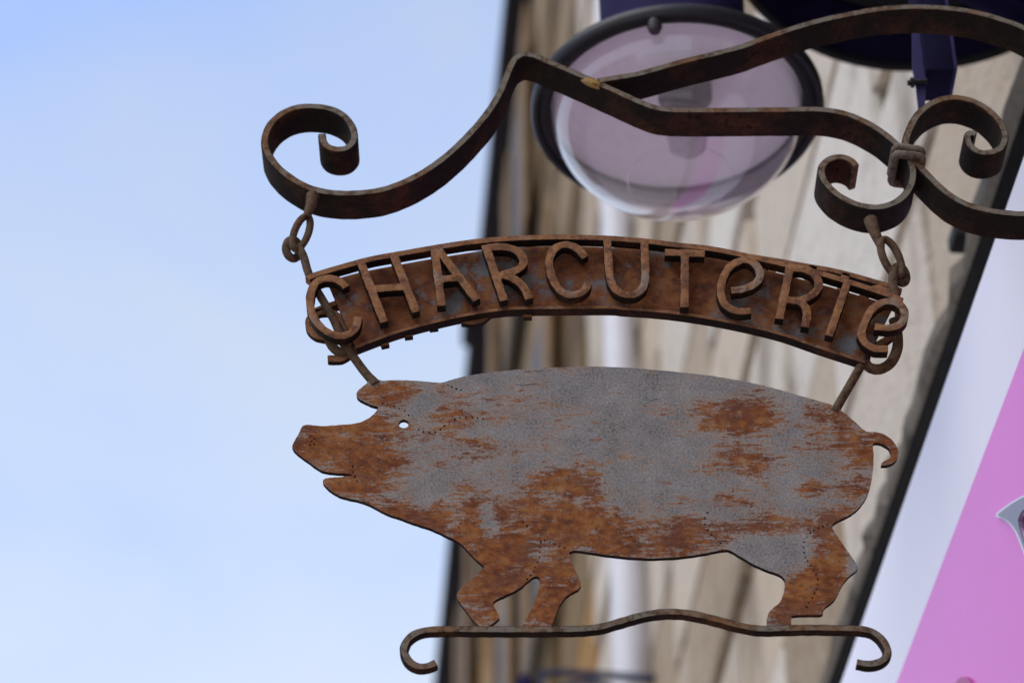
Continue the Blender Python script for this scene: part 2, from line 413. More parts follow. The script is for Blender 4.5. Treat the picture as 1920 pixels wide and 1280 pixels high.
def glass_mat(name, tint, dirt, dirtcol):
    m, t, b = mat(name)
    o = [n for n in t.nodes if n.type == 'OUTPUT_MATERIAL'][0]
    tr = nd(t, 'ShaderNodeBsdfTransparent'); tr.inputs[0].default_value = (*tint, 1)
    gl = nd(t, 'ShaderNodeBsdfGlossy'); gl.inputs['Roughness'].default_value = 0.03; gl.inputs['Color'].default_value = (1, 1, 1, 1)
    fr = nd(t, 'ShaderNodeFresnel'); gg = nd(t, 'ShaderNodeNewGeometry')      # thin pane: same reflection from both sides
    t.links.new(mth(t, 'SUBTRACT', 1.5, mth(t, 'MULTIPLY', gg.outputs['Backfacing'], 0.8333)), fr.inputs['IOR'])
    m1 = nd(t, 'ShaderNodeMixShader'); t.links.new(mth(t, 'MULTIPLY', fr.outputs[0], 2.3, True), m1.inputs[0]); t.links.new(tr.outputs[0], m1.inputs[1]); t.links.new(gl.outputs[0], m1.inputs[2])
    b.inputs['Base Color'].default_value = (*dirtcol, 1); b.inputs['Roughness'].default_value = .6
    tl = nd(t, 'ShaderNodeBsdfTranslucent'); tl.inputs[0].default_value = (*dirtcol, 1)
    m3 = nd(t, 'ShaderNodeMixShader'); m3.inputs[0].default_value = .55; t.links.new(b.outputs[0], m3.inputs[1]); t.links.new(tl.outputs[0], m3.inputs[2])
    m2 = nd(t, 'ShaderNodeMixShader'); co = objco(t)
    t.links.new(mrange(t, noise(t, co, 60, 4, .6), .3, .75, dirt * .9, dirt * 1.12), m2.inputs[0])
    t.links.new(m1.outputs[0], m2.inputs[1]); t.links.new(m3.outputs[0], m2.inputs[2]); t.links.new(m2.outputs[0], o.inputs[0])
    return m
M_GLASS = glass_mat('lamp_glass', (0.98, 0.95, 0.99), 0.20, (0.97, 0.90, 0.95))
M_BULB = glass_mat('bulb_glass', (0.75, 0.73, 0.78), 0.25, (0.5, 0.48, 0.5))

# ================================================================== setting
bm = bmesh.new(); box(bm, Vector((-400, -400, -0.5)), Vector((800, 0, 0)), Vector((0, 800, 0)), Vector((0, 0, 0.5)))
g = part('ground', bm, M_PAVE, None, smooth=0); g['kind'] = 'structure'

# stone block meshes shared by all blocks: unit box with worn edges
def block_mesh(seed, mt):
    rnd = random.Random(seed); bm = bmesh.new()
    box(bm, Vector((-.5, 0, -.5)), Vector((1, 0, 0)), Vector((0, 1, 0)), Vector((0, 0, 1)))
    bevel_bm(bm, 0.035, 1)
    for v in bm.verts:
        v.co += Vector((rnd.uniform(-.012, .012), rnd.uniform(-.05, .05) if v.co.y < .5 else 0, rnd.uniform(-.016, .016)))
    bmesh.ops.recalc_face_normals(bm, faces=bm.faces)
    me = bpy.data.meshes.new('stone_block'); bm.to_mesh(me); bm.free(); me.materials.append(mt)
    me.shade_smooth(); me.set_sharp_from_angle(angle=math.radians(30))
    return me
ROTZ = math.atan2(U_.y, U_.x)
def put_block(me, parent, s0, s1, z0, z1, h, d):
    o = bpy.data.objects.new('stone_block', me); COL.objects.link(o); o.parent = parent
    o.location = fac((s0 + s1) / 2, h, (z0 + z1) / 2) - origin_of(parent)
    # local x along the facade, local y into the wall
    ex, ey = U_, N_
    R = Matrix((( -ex.x, ey.x, 0), (-ex.y, ey.y, 0), (0, 0, 1)))
    o.rotation_euler = R.to_euler(); o.scale = (s1 - s0, d, z1 - z0)
    return o

near = thing('stone_house', 'cream limestone house behind the rusty pig, grey ledge above the pink shop fascia', 'building', fac(4, 1.3, -1.6))
part('wall', fbox(-4, 9.15, 1.035, 4.0, 2.0, 13.9), M_MORTAR, near, 0)
part('shopfront', fbox(-4, 9.15, 1.03, 4.0, -1.595, 1.999), M_WOOD, near, 0)
bms = [block_mesh(i, M_CREAM) for i in range(8)]
rb = random.Random(5)
zs = [2.54, 3.06, 3.45, 3.93, 4.38, 4.8, 5.26, 5.68, 6.15, 6.6, 7.1, 7.6, 8.1, 8.6, 9.1, 9.7, 10.3]
for i in range(len(zs) - 1):
    s = 2.0 - rb.uniform(0, .8)
    while s < 9.12:
        l = rb.uniform(.6, 1.15); e = min(s + l, 9.14)
        if 9.14 - e < .3: e = 9.14
        g0 = .012
        slot = 0.0
        if i in (0, 1, 2, 3, 4, 6) and rb.random() < 0.60: slot = rb.uniform(.05, .12)      # washed-out bed joints
        put_block(rb.choice(bms), near, s + .008, e - .008, zs[i] + g0 / 2 + slot, zs[i + 1] - g0 / 2, 1.0 + rb.uniform(-.012, .012), .08)
        s = e
# ledge (string course) with a broken lower arris
bm = bmesh.new(); rl = random.Random(3); prev = None; k = 0; ss = -3.0
sec_prev = None
while ss < 9.1:
    j = lambda a: rl.uniform(-a, a)
    f = 0.9 + j(.008); zb = 2.447 + j(.013) + .01 * math.sin(ss * 5); zt = 2.515 + j(.004)
    sec = [bm.verts.new(fac(ss, hh, zz)) for hh, zz in ((1.033, zb + .004), (f + .012, zb), (f, zb + .02 + j(.006)), (f + j(.004), (zb + zt) / 2 + j(.008)), (f + .004, zt - .008), (f + .018, zt), (1.033, zt + .015))]
    if sec_prev:
        for a in range(6): bm.faces.new((sec_prev[a], sec[a], sec[a + 1], sec_prev[a + 1]))
        bm.faces.new((sec_prev[6], sec[6], sec[0], sec_prev[0]))
    else: bm.faces.new(sec)
    sec_prev = sec; ss += rl.uniform(.04, .09)
bm.faces.new(sec_prev)
part('ledge', bm, M_LEDGE, near, 25)
part('eave', fbox(-4.3, 9.1, 0.72, 4.2, 13.9, 14.1), M_GUTTER, near, 0)

far = thing('tall_house', 'darker brown stone house farther along the street with a black gutter against the sky', 'building', fac(18, 1.3, -1.6))
part('wall', fbox(9.16, 44, 1.035, 5, -1.595, 12.0), M_MORTAR, far, 0)
bmf = [block_mesh(40 + i, M_BROWN) for i in range(8)]
z = 4.3; rb = random.Random(9)
while z < 11.7:
    zh = rb.uniform(.42, .66); s = 9.17
    zt = min(z + zh, 11.98)
    while s < 24:
        e = s + rb.uniform(.8, 1.7)
        put_block(rb.choice(bmf), far, s + .012, e - .012, z + .01, zt - .01, 1.0 + rb.uniform(-.03, .02), .08 + .02)
        s = e
    z = zt
# eave, gutter and rafter feet
part('eave', fbox(9.16, 44, 0.90, 1.6, 11.985, 12.10), M_GUTTER, far, 0)
bm = fbox(9.16, 15.35, 0.862, 0.90, 11.96, 12.10); part('gutter', bm, M_GUTTER, far, 0)
bm = fbox(15.35, 44, 0.85, 0.90, 11.95, 12.10); part('gutter', bm, M_GUTTER, far, 0)
for s in (15.45, 16.55):
    bm = fbox(s, s + .30, 0.785, 0.849, 11.82, 12.06); bevel_bm(bm, .02, 2); part('gutter_bracket', bm, M_GUTTER, far, 30)
bm = bmesh.new()
v = [bm.verts.new(fac(a, h, z)) for a in (9.16, 44) for h, z in ((.86, 12.11), (5, 14.4), (5, 12.11))]
for f in ((0, 1, 2), (3, 5, 4), (0, 3, 4, 1), (1, 4, 5, 2), (2, 5, 3, 0)): bm.faces.new([v[q] for q in f])
part('roof', bm, M_ROOF, far, 0)
for (s, z0, z1) in ((10.6, 6.6, 8.5), (13.2, 6.6, 8.5), (12.0, 9.6, 11.3), (14.8, 9.6, 11.3), (17.6, 9.6, 11.3)):
    wdw = part('window', bevel_bm(fbox(s, s + .9, .955, .965 + .06, z0, z1), .006, 1), M_SOCK, far, 0)
    part('sill', bevel_bm(fbox(s - .12, s + 1.02, .90, .954, z0 - .14, z0 - .02), .012, 1), M_LEDGE, wdw, 0)
    for sh in (s - .47, s + .92):
        part('shutter', bevel_bm(fbox(sh, sh + .45, .925, .953, z0 + .02, z1), .006, 1), M_WOOD, wdw, 0)

# unseen house row added across the street, sized and placed for the light
op = thing('unseen_terrace', 'plain stone terrace house out of view across the street, added to shape the light', 'building', fac(10, -15, -1.6))
part('wall', fbox(-14, 44, -22, -14.0, -1.595, 4.4), M_CREAM, op, 0)
part('roof', fbox(-14, 44, -22, -13.7, 4.405, 4.6), M_ROOF, op, 0)
for s in range(-11, 40, 4):
    for z in (-.6, 2.2):
        w_ = part('window', fbox(s, s + 1.1, -13.995, -13.95, z, z + 1.9), M_SOCK, op, 0)
        part('sill', fbox(s - .1, s + 1.2, -13.995, -13.85, z - .13, z - .01), M_LEDGE, w_, 0)

# white drainpipe on the near house's far corner
dp = thing('drainpipe', 'white vertical drainpipe on the cream house between the lamp and the pig\'s back', 'drainpipe', fac(7.55, .93, -1.6))
part('pipe', tube([fac(7.45, .935, z) for z in (-1.55, 3, 6.5, 13.8)], .055, 20), M_PIPE, dp, 40)
for z in (3.4, 5.9, 8.4):
    part('pipe_clamp', tube([fac(7.45, .935, z - .02), fac(7.45, .935, z + .02)], .063, 20), M_PIPE, dp, 40)

# ------------------------------------------------------------------ shop fascia
HF = 0.75
fs = thing('shop_fascia', 'pink shop fascia with a broad white border and the edge of a grey white-edged letter', 'shop sign', fac(2.4, HF, 1.0))
S0, S1 = 2.215, 6.4
part('board', bevel_bm(fbox(S0, S1, HF, .98, 1.02, 1.983), .004, 2), M_WHITE, fs, 30)
part('shade_board', fbox(S0, S1, .903, .98, 1.987, 2.443), M_LEDGE_SHADE, fs, 0)  # added black strip in place of the ledge's shaded underside
part('pink_panel', fbox(S0 + .02, S1 - .2, HF - .004, HF - .0005, 1.10, 1.772), M_PINK, fs, 0)
prj = lambda h: (lambda x, y: on_h(x, y, h))
outer = cr([(1866, 966), (1880, 952), (1900, 938), (1925, 926), (1960, 918), (2000, 922), (2030, 940), (2042, 968), (2034, 985), (2016, 978), (2004, 960), (1985, 950), (1962, 950), (1928, 953), (1914, 967), (1913, 986), (1928, 1028), (1966, 1085), (1990, 1120), (1984, 1136), (1962, 1128), (1938, 1088), (1918, 1034), (1903, 997), (1886, 976)], 8, True)
cen = Vector((1930, 990))
part('letter_border', slab([outer], prj(HF - .0075), N_ * .003), M_WHITE, fs, 0)
inner = []
n = len(outer)
for i, p in enumerate(outer):
    d = outer[(i + 1) % n] - outer[i - 1]; d.normalize()
    inner.append(p + Vector((-d.y, d.x)) * 3.2)
part('letter', slab([inner], prj(HF - .0105), N_ * .0025), M_GREYP, fs, 0)
cir = [(1806 + 17 * math.cos(a * .3), 1292 + 24 * math.sin(a * .3)) for a in range(21)]
part('letter', slab([cir], prj(HF - .0075), N_ * .003), M_MAGENTA, fs, 0)

# small dark box below the ledge
jb = part('junction_box', bevel_bm(box(bmesh.new(), on_h(1790, 440, .93), U_ * .05, N_ * .05, Vector((0, 0, .03))), .006, 2), M_BLACK, None, 30, at=on_h(1790, 440, .93))
jb['label'] = 'small dark box on the wall under the lower iron scroll by the white fascia'; jb['category'] = 'junction box'

# ------------------------------------------------------------------ far blue bracket
yb = 7.4
fb = thing('sign_bracket', 'blurred dark blue iron sign bracket low behind the pig\'s footbar, beside the drainpipe', 'sign bracket', on_y(1235, 1262, yb))
part('arm', sweep_flat([(1010, 1258), (1060, 1256), (1130, 1260), (1200, 1265), (1300, 1270)], yb, .012, .03), M_BLUE, fb)
part('upright', sweep_flat([(1016, 1262), (1014, 1300), (1014, 1390)], yb, .018, .03), M_BLUE, fb)
part('scroll', sweep_flat([(1040, 1300), (1070, 1278), (1120, 1276), (1160, 1300), (1150, 1335), (1110, 1340)], yb, .014, .025), M_BLUE, fb)
part('finial', lathe([(0, .05), (.012, .03), (.03, 0), (.03, -.04), (0, -.06)], on_y(984, 1282, yb), 16), M_PURPLE, fb)

# ================================================================== lamps
def lamp_one():
    ctr = EYE + ray(1269, 206) * (3.5 / F)
    t = thing('street_lamp', 'round clear-glass street lamp with black rim hanging behind the iron bracket', 'street lamp', ctr)
    part('housing', lathe([(.180, .012), (.135, .03), (.108, .06), (.098, .13), (.100, .26), (.07, .34), (.03, .36), (.0, .36)], ctr, 72), M_PURPLE, t, 50)
    part('rim', lathe([(.183, .0), (.183, -.007), (.187, -.011), (.191, -.010), (.194, -.004), (.194, .004), (.190, .010), (.180, .012), (.172, .010), (.183, .0)], ctr, 96), M_RIM, t, 40)
    part('gasket', lathe([(.1665, .008), (.1665, -.002), (.176, -.008), (.1825, -.005), (.1825, .008), (.1665, .008)], ctr, 96), M_BLACK, t, 40)
    part('reflector', lathe([(.1664 - .1464 * i / 15, .007 + .044 * (1 - (1 - i / 15) ** 2)) for i in range(16)], ctr, 64), M_REFL, t, 60)
    prof = []
    for i in range(19):
        a = i / 18 * math.pi / 2
        prof.append((.1662 * math.cos(a) if i < 18 else 0, -.003 - .130 * math.sin(a)))
    bowl = part('glass_bowl', lathe(prof, ctr, 96), M_GLASS, t, 60)
    part('glass_ring', lathe([(.0675, -.1216), (.0682, -.1224), (.069, -.1212), (.0682, -.1204), (.0675, -.1216)], ctr, 64), M_GLASS, bowl, 60)
    off = Vector((.012, .0, 0))
    part('socket', lathe([(0, .050), (.036, .0495), (.036, .020), (.028, .010), (.028, -.012), (0, -.012)], ctr + off, 32), M_SOCK, t, 40)
    part('bulb', lathe([(.018, -.0125), (.024, -.025), (.028, -.045), (.024, -.066), (.012, -.076), (0, -.078)], ctr + off, 32), M_BULB, t, 60)
    for k in range(1):
        a = math.radians(-102)
        p = ctr + Vector((.181 * math.cos(a), .181 * math.sin(a), -.014))
        part('screw', lathe([(0, -.014), (.007, -.013), (.0095, -.007), (.0095, .004), (0, .004)], p, 16), M_SOCK, t, 40)
    # arm to the wall, above the frame
    top = ctr + Vector((0, 0, .36)); wl = fac((top.y) / U_.y + .05, 1.0, top.z - EYE.z + .14)
    part('arm', tube([top - Vector((0, 0, .02)), top + Vector((0, 0, .09)), top + Vector((.04, .0, .15)), (top + wl) / 2 + Vector((0, 0, .09)), wl], .024, 14), M_PURPLE, t, 40)
lamp_one()
def lamp_two():
    ctr = EYE + ray(1745, -205) * (3.75 / F)
    ax = Vector((0, .17, 1)).normalized()
    t = thing('flood_lamp', 'dark violet lamp cut by the top edge, above the upper iron strap', 'street lamp', ctr)
    part('shade', lathe([(.306, .0), (.303, -.010), (.297, -.010), (.292, 0), (.255, .05), (.250, .058), (.256, .062), (.30, .012), (.306, 0)], ctr, 96, ax), M_NAVY, t, 40)
    part('lip', lathe([(.308, -.004), (.306, -.022), (.298, -.022), (.296, -.012), (.304, -.0105), (.308, -.004)], ctr, 96, ax), M_BLACK, t, 40)
    part('gasket', lathe([(.250, .054), (.245, .045), (.215, .045), (.212, .058), (.250, .062), (.250, .054)], ctr, 96, ax), M_BLACK, t, 40)
    prof = [(.213 * math.cos(i / 12 * math.pi / 2) if i < 12 else 0, .05 - .03 * math.sin(i / 12 * math.pi / 2)) for i in range(13)]
    part('glass_bowl', lathe(prof, ctr, 72, ax), M_GLASS, t, 60)
    part('housing', lathe([(.256, .063), (.22, .16), (.15, .24), (.06, .28), (0, .28)], ctr, 64, ax), M_PURPLE, t, 50)
    part('reflector', lathe([(.211, .062), (.19, .14), (.12, .20), (0, .215)], ctr, 64, ax), M_REFL, t, 60)
    Y = 2.262
    a = on_y(1737, 131, Y); b = on_y(1789, 131, Y)
    bm = box(bmesh.new(), a, Vector((b.x - a.x, 0, 0)), Vector((0, .055, 0)), Vector((0, 0, .55))); bevel_bm(bm, .0018, 2)
    part('post', bm, M_NAVY, t, 30)
    bm = box(bmesh.new(), Vector((b.x + .0005, Y + .003, a.z + .004)), Vector((.0042, 0, 0)), Vector((0, .05, 0)), Vector((0, 0, .53)))
    part('post_edge', bm, M_PURPLE2, t, 0)
    pl = [(1711, 20), (1736, 20), (1736, 150), (1734, 232), (1726, 232), (1718, 160), (1711, 122)]
    part('clamp_plate', slab([[Vector(p) for p in pl]], lambda x, y: on_y(x, y, Y + .012), Vector((0, .006, 0))), M_PURPLE2, t, 0)
    part('bolt', tube([on_y(1702, 156, Y + .008), on_y(1738, 153, Y + .008)], .0035, 10), M_BLACK, t, 40)
    part('bolt_head', tube([on_y(1708, 155.5, Y + .008), on_y(1713, 155, Y + .008)], .0062, 8), M_BLACK, t, 40)
    # yoke above the frame joins post, lamp and wall
    tp = Vector(((a.x + b.x) / 2, Y + .028, a.z + .53))
    mid = ctr + ax * .27
    wl = fac(mid.y / U_.y + .06, 1.0, tp.z - EYE.z + .02)
    part('yoke', tube([tp, Vector((mid.x, mid.y, tp.z + .02)), wl], .02, 12), M_PURPLE, t, 30)
    part('stem', tube([mid, Vector((mid.x, mid.y, tp.z + .02))], .018, 12), M_PURPLE, t, 30)
lamp_two()

# ================================================================== bracket
YB = 2.15
br = thing('scrolled_bracket', 'rusty wrought iron bracket with curled ends from which the charcuterie sign hangs', 'sign bracket', Vector((.83, YB + .02, EYE.z + 1.9)))
W = .040; T = .0085
S1a = c([(437, 572), (441, 605), (465, 637), (515, 653), (570, 645), (603, 610), (608, 570), (590, 520), (550, 472), (485, 438), (400, 424), (310, 428), (230, 458), (168, 512), (138, 572), (133, 630), (155, 688), (203, 750), (262, 798), (335, 842), (420, 872), (520, 886), (620, 886), (740, 872), (850, 838), (960, 785), (1060, 720), (1150, 645), (1235, 560), (1312, 470), (1372, 378), (1412, 290), (1442, 215), (1470, 168), (1512, 146), (1556, 152)], *K1)
S1b = c([(130, 305), (200, 337), (300, 378), (400, 422), (500, 467), (600, 512), (700, 557), (780, 586), (860, 598), (1000, 601), (1200, 600), (1400, 598), (1500, 598)], *K2)
S1c = c([(130, 463), (250, 471), (350, 493), (450, 535), (550, 594), (640, 668), (700, 735), (735, 800), (742, 850), (730, 915), (690, 980), (620, 1028), (520, 1050), (400, 1030), (285, 970), (213, 895), (192, 830), (215, 782), (268, 752), (325, 750), (375, 772), (398, 800)], *K3)
part('strap', sweep_flat(S1a + S1b + S1c, YB, T, W, .0011, 5, .03, edge=True), (M_STRAP, M_SIDE_SHADE), br)
S2 = c([(1118, 612), (1090, 603), (1070, 622), (1073, 655), (1100, 695), (1155, 722), (1228, 716), (1280, 680), (1293, 612), (1260, 535), (1180, 455), (1080, 406), (970, 392), (865, 422), (778, 488), (728, 570), (700, 655), (715, 720), (770, 790), (830, 856), (900, 925), (980, 988), (1080, 1038), (1200, 1070), (1330, 1086), (1408, 1090)], *K3) + [(1990, 398), (2100, 380), (2220, 330), (2330, 300), (2440, 298)]
part('strap', sweep_flat(S2, YB + .0006, T, W, .0011, 5, .03, edge=True), (M_STRAP, M_SIDE_SHADE), br)
S3 = c([(470, 440), (560, 424), (680, 404), (800, 372), (950, 330)], *K2) + c([(0, 322), (150, 270), (300, 217), (450, 168), (600, 128), (750, 97), (900, 69), (1050, 52), (1200, 46), (1350, 51), (1500, 66), (1650, 95), (1780, 134), (1920, 188)], *K8) + [(1990, 95), (2080, 170), (2180, 230), (2300, 250), (2430, 250)]
part('strap', sweep_flat(S3, YB - .0006, T, W, .0011, 5, .03, edge=True), (M_STRAP, M_SIDE_SHADE), br)
# weld where the upper strap meets the lower one
w0 = on_y(1112, 152, YB - .0012)
bm = bmesh.new(); bmesh.ops.create_icosphere(bm, subdivisions=3, radius=1)
for v in bm.verts: v.co = w0 + Vector((v.co.x * .014 + v.co.z * .0, v.co.y * .004 + .004, v.co.z * .006 - v.co.x * .006))
M_WELD = iron_mat('ochre_weld', (0.10, 0.05, 0.02), (0.42, 0.24, 0.06), (0.28, 0.2, 0.12), .35, .5)
part('weld', bm, M_WELD, br)
# wall bar
bm = box(bmesh.new(), Vector((.815, YB - .004, EYE.z + 1.55)), Vector((.012, 0, 0)), Vector((0, .048, 0)), Vector((0, 0, .62)))
part('wall_bar', bm, M_STRAP, br, 0)
# collar: two wrapped bands round the paired straps
def collar(cx, cy, dx):
    c0 = on_y(cx, cy, YB)
    ang = math.radians(-10); e = Vector((math.cos(ang), 0, math.sin(ang))); hw = .0142; zz = Vector((0, 0, 1))
    pts = []
    for sx, yy in ((-1, -.004), (1, -.004), (1, W + .004), (-1, W + .004)):
        pts.append(c0 + e * (hw * sx) + Vector((0, yy, 0)))
    P = []
    for i in range(4):
        p, q, o = pts[i], pts[(i + 1) % 4], pts[i - 1]
        P += [p + (o - p).normalized() * .004, p + ((o - p).normalized() + (q - p).normalized()) * .0012, p + (q - p).normalized() * .004]
        for k in (1, 2, 3): P.append(p.lerp(q, k / 4))
    return tube(P, .0046, 10, closed=True)
part('collar', collar(1703, 283, 0), M_STRAP, br, 60)
part('collar', collar(1704, 296, 0), M_STRAP, br, 60)
# eyes hanging under the curls
def loop(cx, cy, rx, ry, Y, tilt, turn=0.0, n=28):
    c0 = on_y(cx, cy, Y); sc = (on_y(cx + 10, cy, Y) - c0).length / 10; scv = abs((on_y(cx, cy + 10, Y) - c0).z) / 10
    P = []
    for k in range(n):
        a = 2 * math.pi * k / n
        x, z_ = rx * sc * math.cos(a), ry * scv * math.sin(a)
        x, z_ = x * math.cos(tilt) - z_ * math.sin(tilt), x * math.sin(tilt) + z_ * math.cos(tilt)
        P.append(c0 + Vector((x * math.cos(turn), x * math.sin(turn), z_)))
    return P
YC = YB + .016
def rod(px, Ys, r, bm=None):
    pts = [on_y(x, y, Y) for (x, y), Y in zip(px, Ys)]
    P = []
    q = cr([(p.x, p.y, p.z) for p in pts], .004)
    return tube(q, r, 10, bm)
bm = rod([(587, 366), (582, 388), (574, 408)], [YC - .012, YC - .014, YC - .014], lambda u: .0072 - .003 * u)
tube(loop(565, 436, 13, 34, YC - .014, math.radians(-14), math.radians(25)), .0040, 10, bm, True)
part('eye', bm, M_ROD, br, 60)
bm = rod([(1632, 412), (1640, 435), (1652, 462)], [YC - .012, YC - .014, YC - .014], lambda u: .0075 - .003 * u)
tube(loop(1671, 483, 18, 33, YC - .014, math.radians(14), math.radians(20)), .0042, 10, bm, True)
part('eye', bm, M_ROD, br, 60)

# ================================================================== lettered board
YL = YB - .012                # front of the letters
ls = thing('lettered_sign', 'arched rusty sign with raised letters CHARCUTeRIe hanging above the pig', 'sign', Vector((.06, YL + .02, EYE.z + 1.68)))
band = c([(118, 325), (150, 308), (300, 262), (500, 208), (700, 172), (900, 137), (1100, 107), (1300, 88), (1500, 79), (1700, 78), (1900, 83)], *K4) + c([(200, 84), (350, 97), (500, 116), (700, 138), (900, 178), (1100, 223), (1300, 272), (1500, 332), (1700, 397), (1775, 428)], *K5)
part('top_band', sweep_flat(band, YL,   .0074, .0112, .0006, 5, .02, edge=True), M_LETTER, ls)
LET = [  # (crop, strokes)
    (K4, [[(350, 378), (325, 352), (285, 330), (230, 325), (172, 345), (140, 400), (132, 470), (150, 550), (200, 618), (268, 660), (330, 668), (382, 648), (412, 605), (420, 555)]]),
    (K4, [[(440, 235), (577, 588)], [(636, 190), (769, 526)], [(515, 388), (700, 374)]]),
    (K4, [[(880, 150), (921, 490)], [(900, 150), (1132, 455)], [(905, 332), (1040, 318)]]),
    (K4, [[(1185, 125), (1296, 458)], [(1195, 140), (1290, 136), (1365, 155), (1408, 200), (1410, 240), (1372, 275), (1305, 298), (1250, 318)], [(1285, 302), (1345, 322), (1400, 362), (1430, 405), (1448, 448)]]),
    (K4, [[(1785, 200), (1735, 145), (1670, 122), (1612, 138), (1577, 182), (1567, 240), (1582, 310), (1612, 370), (1652, 410), (1700, 424), (1750, 414), (1784, 390), (1800, 352)]]),
    (K5, [[(116, 88), (123, 200), (130, 290), (150, 348), (190, 386), (240, 398), (288, 384), (322, 342), (330, 280), (328, 200), (324, 85)]]),
    (K5, [[(553, 140), (550, 468)], [(440, 158), (665, 166)]]),
    (K5, [[(812, 372), (880, 364), (950, 332), (976, 285), (958, 235), (910, 202), (860, 207), (802, 242), (766, 310), (755, 380), (770, 438), (810, 474), (860, 490), (926, 486)]]),
    (K5, [[(1146, 232), (1083, 532)], [(1140, 246), (1220, 252), (1280, 282), (1306, 332), (1288, 380), (1230, 418), (1170, 430), (1112, 420)], [(1190, 428), (1228, 462), (1240, 510), (1228, 578)]]),
    (K5, [[(1472, 312), (1363, 628)]]),
    (K5, [[(1620, 575), (1700, 582), (1765, 560), (1790, 510), (1772, 460), (1720, 434), (1660, 440), (1600, 484), (1562, 560), (1546, 620), (1570, 668), (1622, 698), (1696, 700)]]),
]
rr = random.Random(2)
back_polys = []
for K, strokes in LET:
    sc = K[2]
    pol = [stroke_poly([Vector(p) for p in c(s_, *K)], 15.6, 5) for s_ in strokes]
    dy = rr.uniform(-.0006, -.0002)
    part('letter', slab(pol, lambda x, y: on_y(x, y, YL + dy), Vector((0, .0105, 0)), bev=.0006), M_LETTER, ls, 30)
    back_polys.append(pol)
# the sign is lettered on both sides: the mirrored set behind, its feet showing under the plate
XM = on_y(1136, 560, YL).x
YK = YL + .0205
for pol in back_polys:
    bm = slab(pol, lambda x, y: on_y(x, y, YL), Vector((0, .0065, 0)), bev=.0006)
    for v in bm.verts:
        v.co.x = 2 * XM - v.co.x; v.co.y += YK - YL; v.co.z += .003
    part('letter', bm, M_LETTER, ls, 30)
bm = sweep_flat(band, YL, .0072, .011, .0008, 8, edge=True)
for v in bm.verts: v.co.x = 2 * XM - v.co.x; v.co.y += YK - YL
part('top_band', bm, M_LETTER, ls)
# back plate
YP = YL + .0165
ptop = c([(235, 345), (420, 292), (600, 256), (840, 212), (1150, 162), (1300, 146), (1500, 137), (1700, 134), (1900, 140)], *K4) + c([(200, 138), (400, 152), (600, 172), (800, 208), (1000, 258), (1110, 284), (1330, 342), (1440, 374), (1620, 428), (1722, 470)], *K5)
pbot = c([(405, 742), (600, 668), (750, 622), (950, 572), (1100, 542), (1300, 513), (1500, 506), (1920, 503)], *K4) + c([(200, 478), (350, 488), (500, 503), (700, 533), (900, 573), (1100, 623), (1300, 692), (1500, 757), (1565, 778)], *K5)
top = cr(ptop, 10); bot = cr(pbot, 10)
part('back_plate', slab([top + bot[::-1]], lambda x, y: on_y(x, y, YP), Vector((0, .003, 0)), bev=.0004), (M_PLATE, M_SIDE_SHADE), ls, 20)
part('bottom_band', sweep_flat([(p[0], p[1] - 1.5) for p in pbot], YP - .0042, .0050, .0115, .0006, 6, edge=True), M_LETTER, ls)
# hanging eyes welded to the ends, and the rod stubs behind the end letters
YR = YL + .013
bm = rod([(560, 464), (569, 480), (577, 508), (588, 534), (601, 556), (624, 596), (640, 634)], [YC - .014, YR, YR, YR, YR, YR, YR], .0045)
tube(loop(549, 467, 13.5, 17, YR + .010, 0, math.radians(25)), .0046, 10, bm, True)
part('hanger', bm, M_ROD, ls, 60)
bm = rod([(1676, 505), (1674, 530), (1679, 556), (1680, 580)], [YC - .014, YR, YR, YR], .0050)
tube(loop(1688, 515, 13, 15, YR + .010, 0, math.radians(25)), .0046, 10, bm, True)
part('hanger', bm, M_ROD, ls, 60)
# open ring under the last letter that carries the pig's rod
P = [on_y(x, y, YP + .004) for x, y in ((1676, 600), (1683, 630), (1682, 655), (1670, 680), (1650, 692), (1632, 690), (1622, 680), (1622, 668))]
part('ring', tube(cr([tuple(p) for p in P], .004), .0056, 10), M_ROD, ls, 60)
P = [on_y(x, y, YP + .004) for x, y in ((612, 625), (622, 648), (640, 662), (652, 655), (654, 642))]
part('ring', tube(cr([tuple(p) for p in P], .004), .0050, 10), M_ROD, ls, 60)

# ================================================================== pig
YG = YB + .004
pg = thing('pig_sign', 'flat rusted sheet metal pig silhouette walking left on a thin curled bar', 'sign', Vector((.09, YG, EYE.z + 1.27)))
pa = [(345, 72), (325, 92), (303, 107), (293, 124), (300, 142), (330, 158), (360, 171), (384, 177), (370, 200), (345, 222), (310, 238), (270, 245), (200, 250), (160, 254), (130, 250), (105, 247), (86, 248), (75, 258), (60, 290), (45, 315), (36, 333), (45, 352), (80, 378), (120, 408), (152, 430), (180, 437), (230, 441), (272, 444), (278, 449), (255, 453), (215, 457), (185, 459), (165, 463), (159, 474), (170, 492), (195, 514), (230, 533), (270, 543), (320, 553), (365, 573), (410, 600), (470, 620), (530, 642), (590, 660), (640, 683), (690, 708), (715, 722), (738, 748), (775, 788), (806, 812), (800, 824), (775, 849), (735, 884), (700, 914), (695, 932), (705, 955), (730, 985), (755, 1020), (775, 1042), (790, 1056), (812, 1056), (836, 1045), (868, 1020), (868, 1008), (855, 990), (840, 968), (841, 954), (855, 945), (900, 925), (950, 899), (985, 868), (1000, 856), (1015, 851), (1028, 858), (1030, 875), (1022, 920), (1000, 975), (975, 1020), (955, 1050), (960, 1060), (1072, 1060), (1080, 1040), (1105, 970), (1130, 935), (1160, 915), (1185, 904), (1194, 886), (1190, 865), (1165, 820), (1150, 780), (1147, 757), (1160, 748), (1200, 752), (1280, 765)]
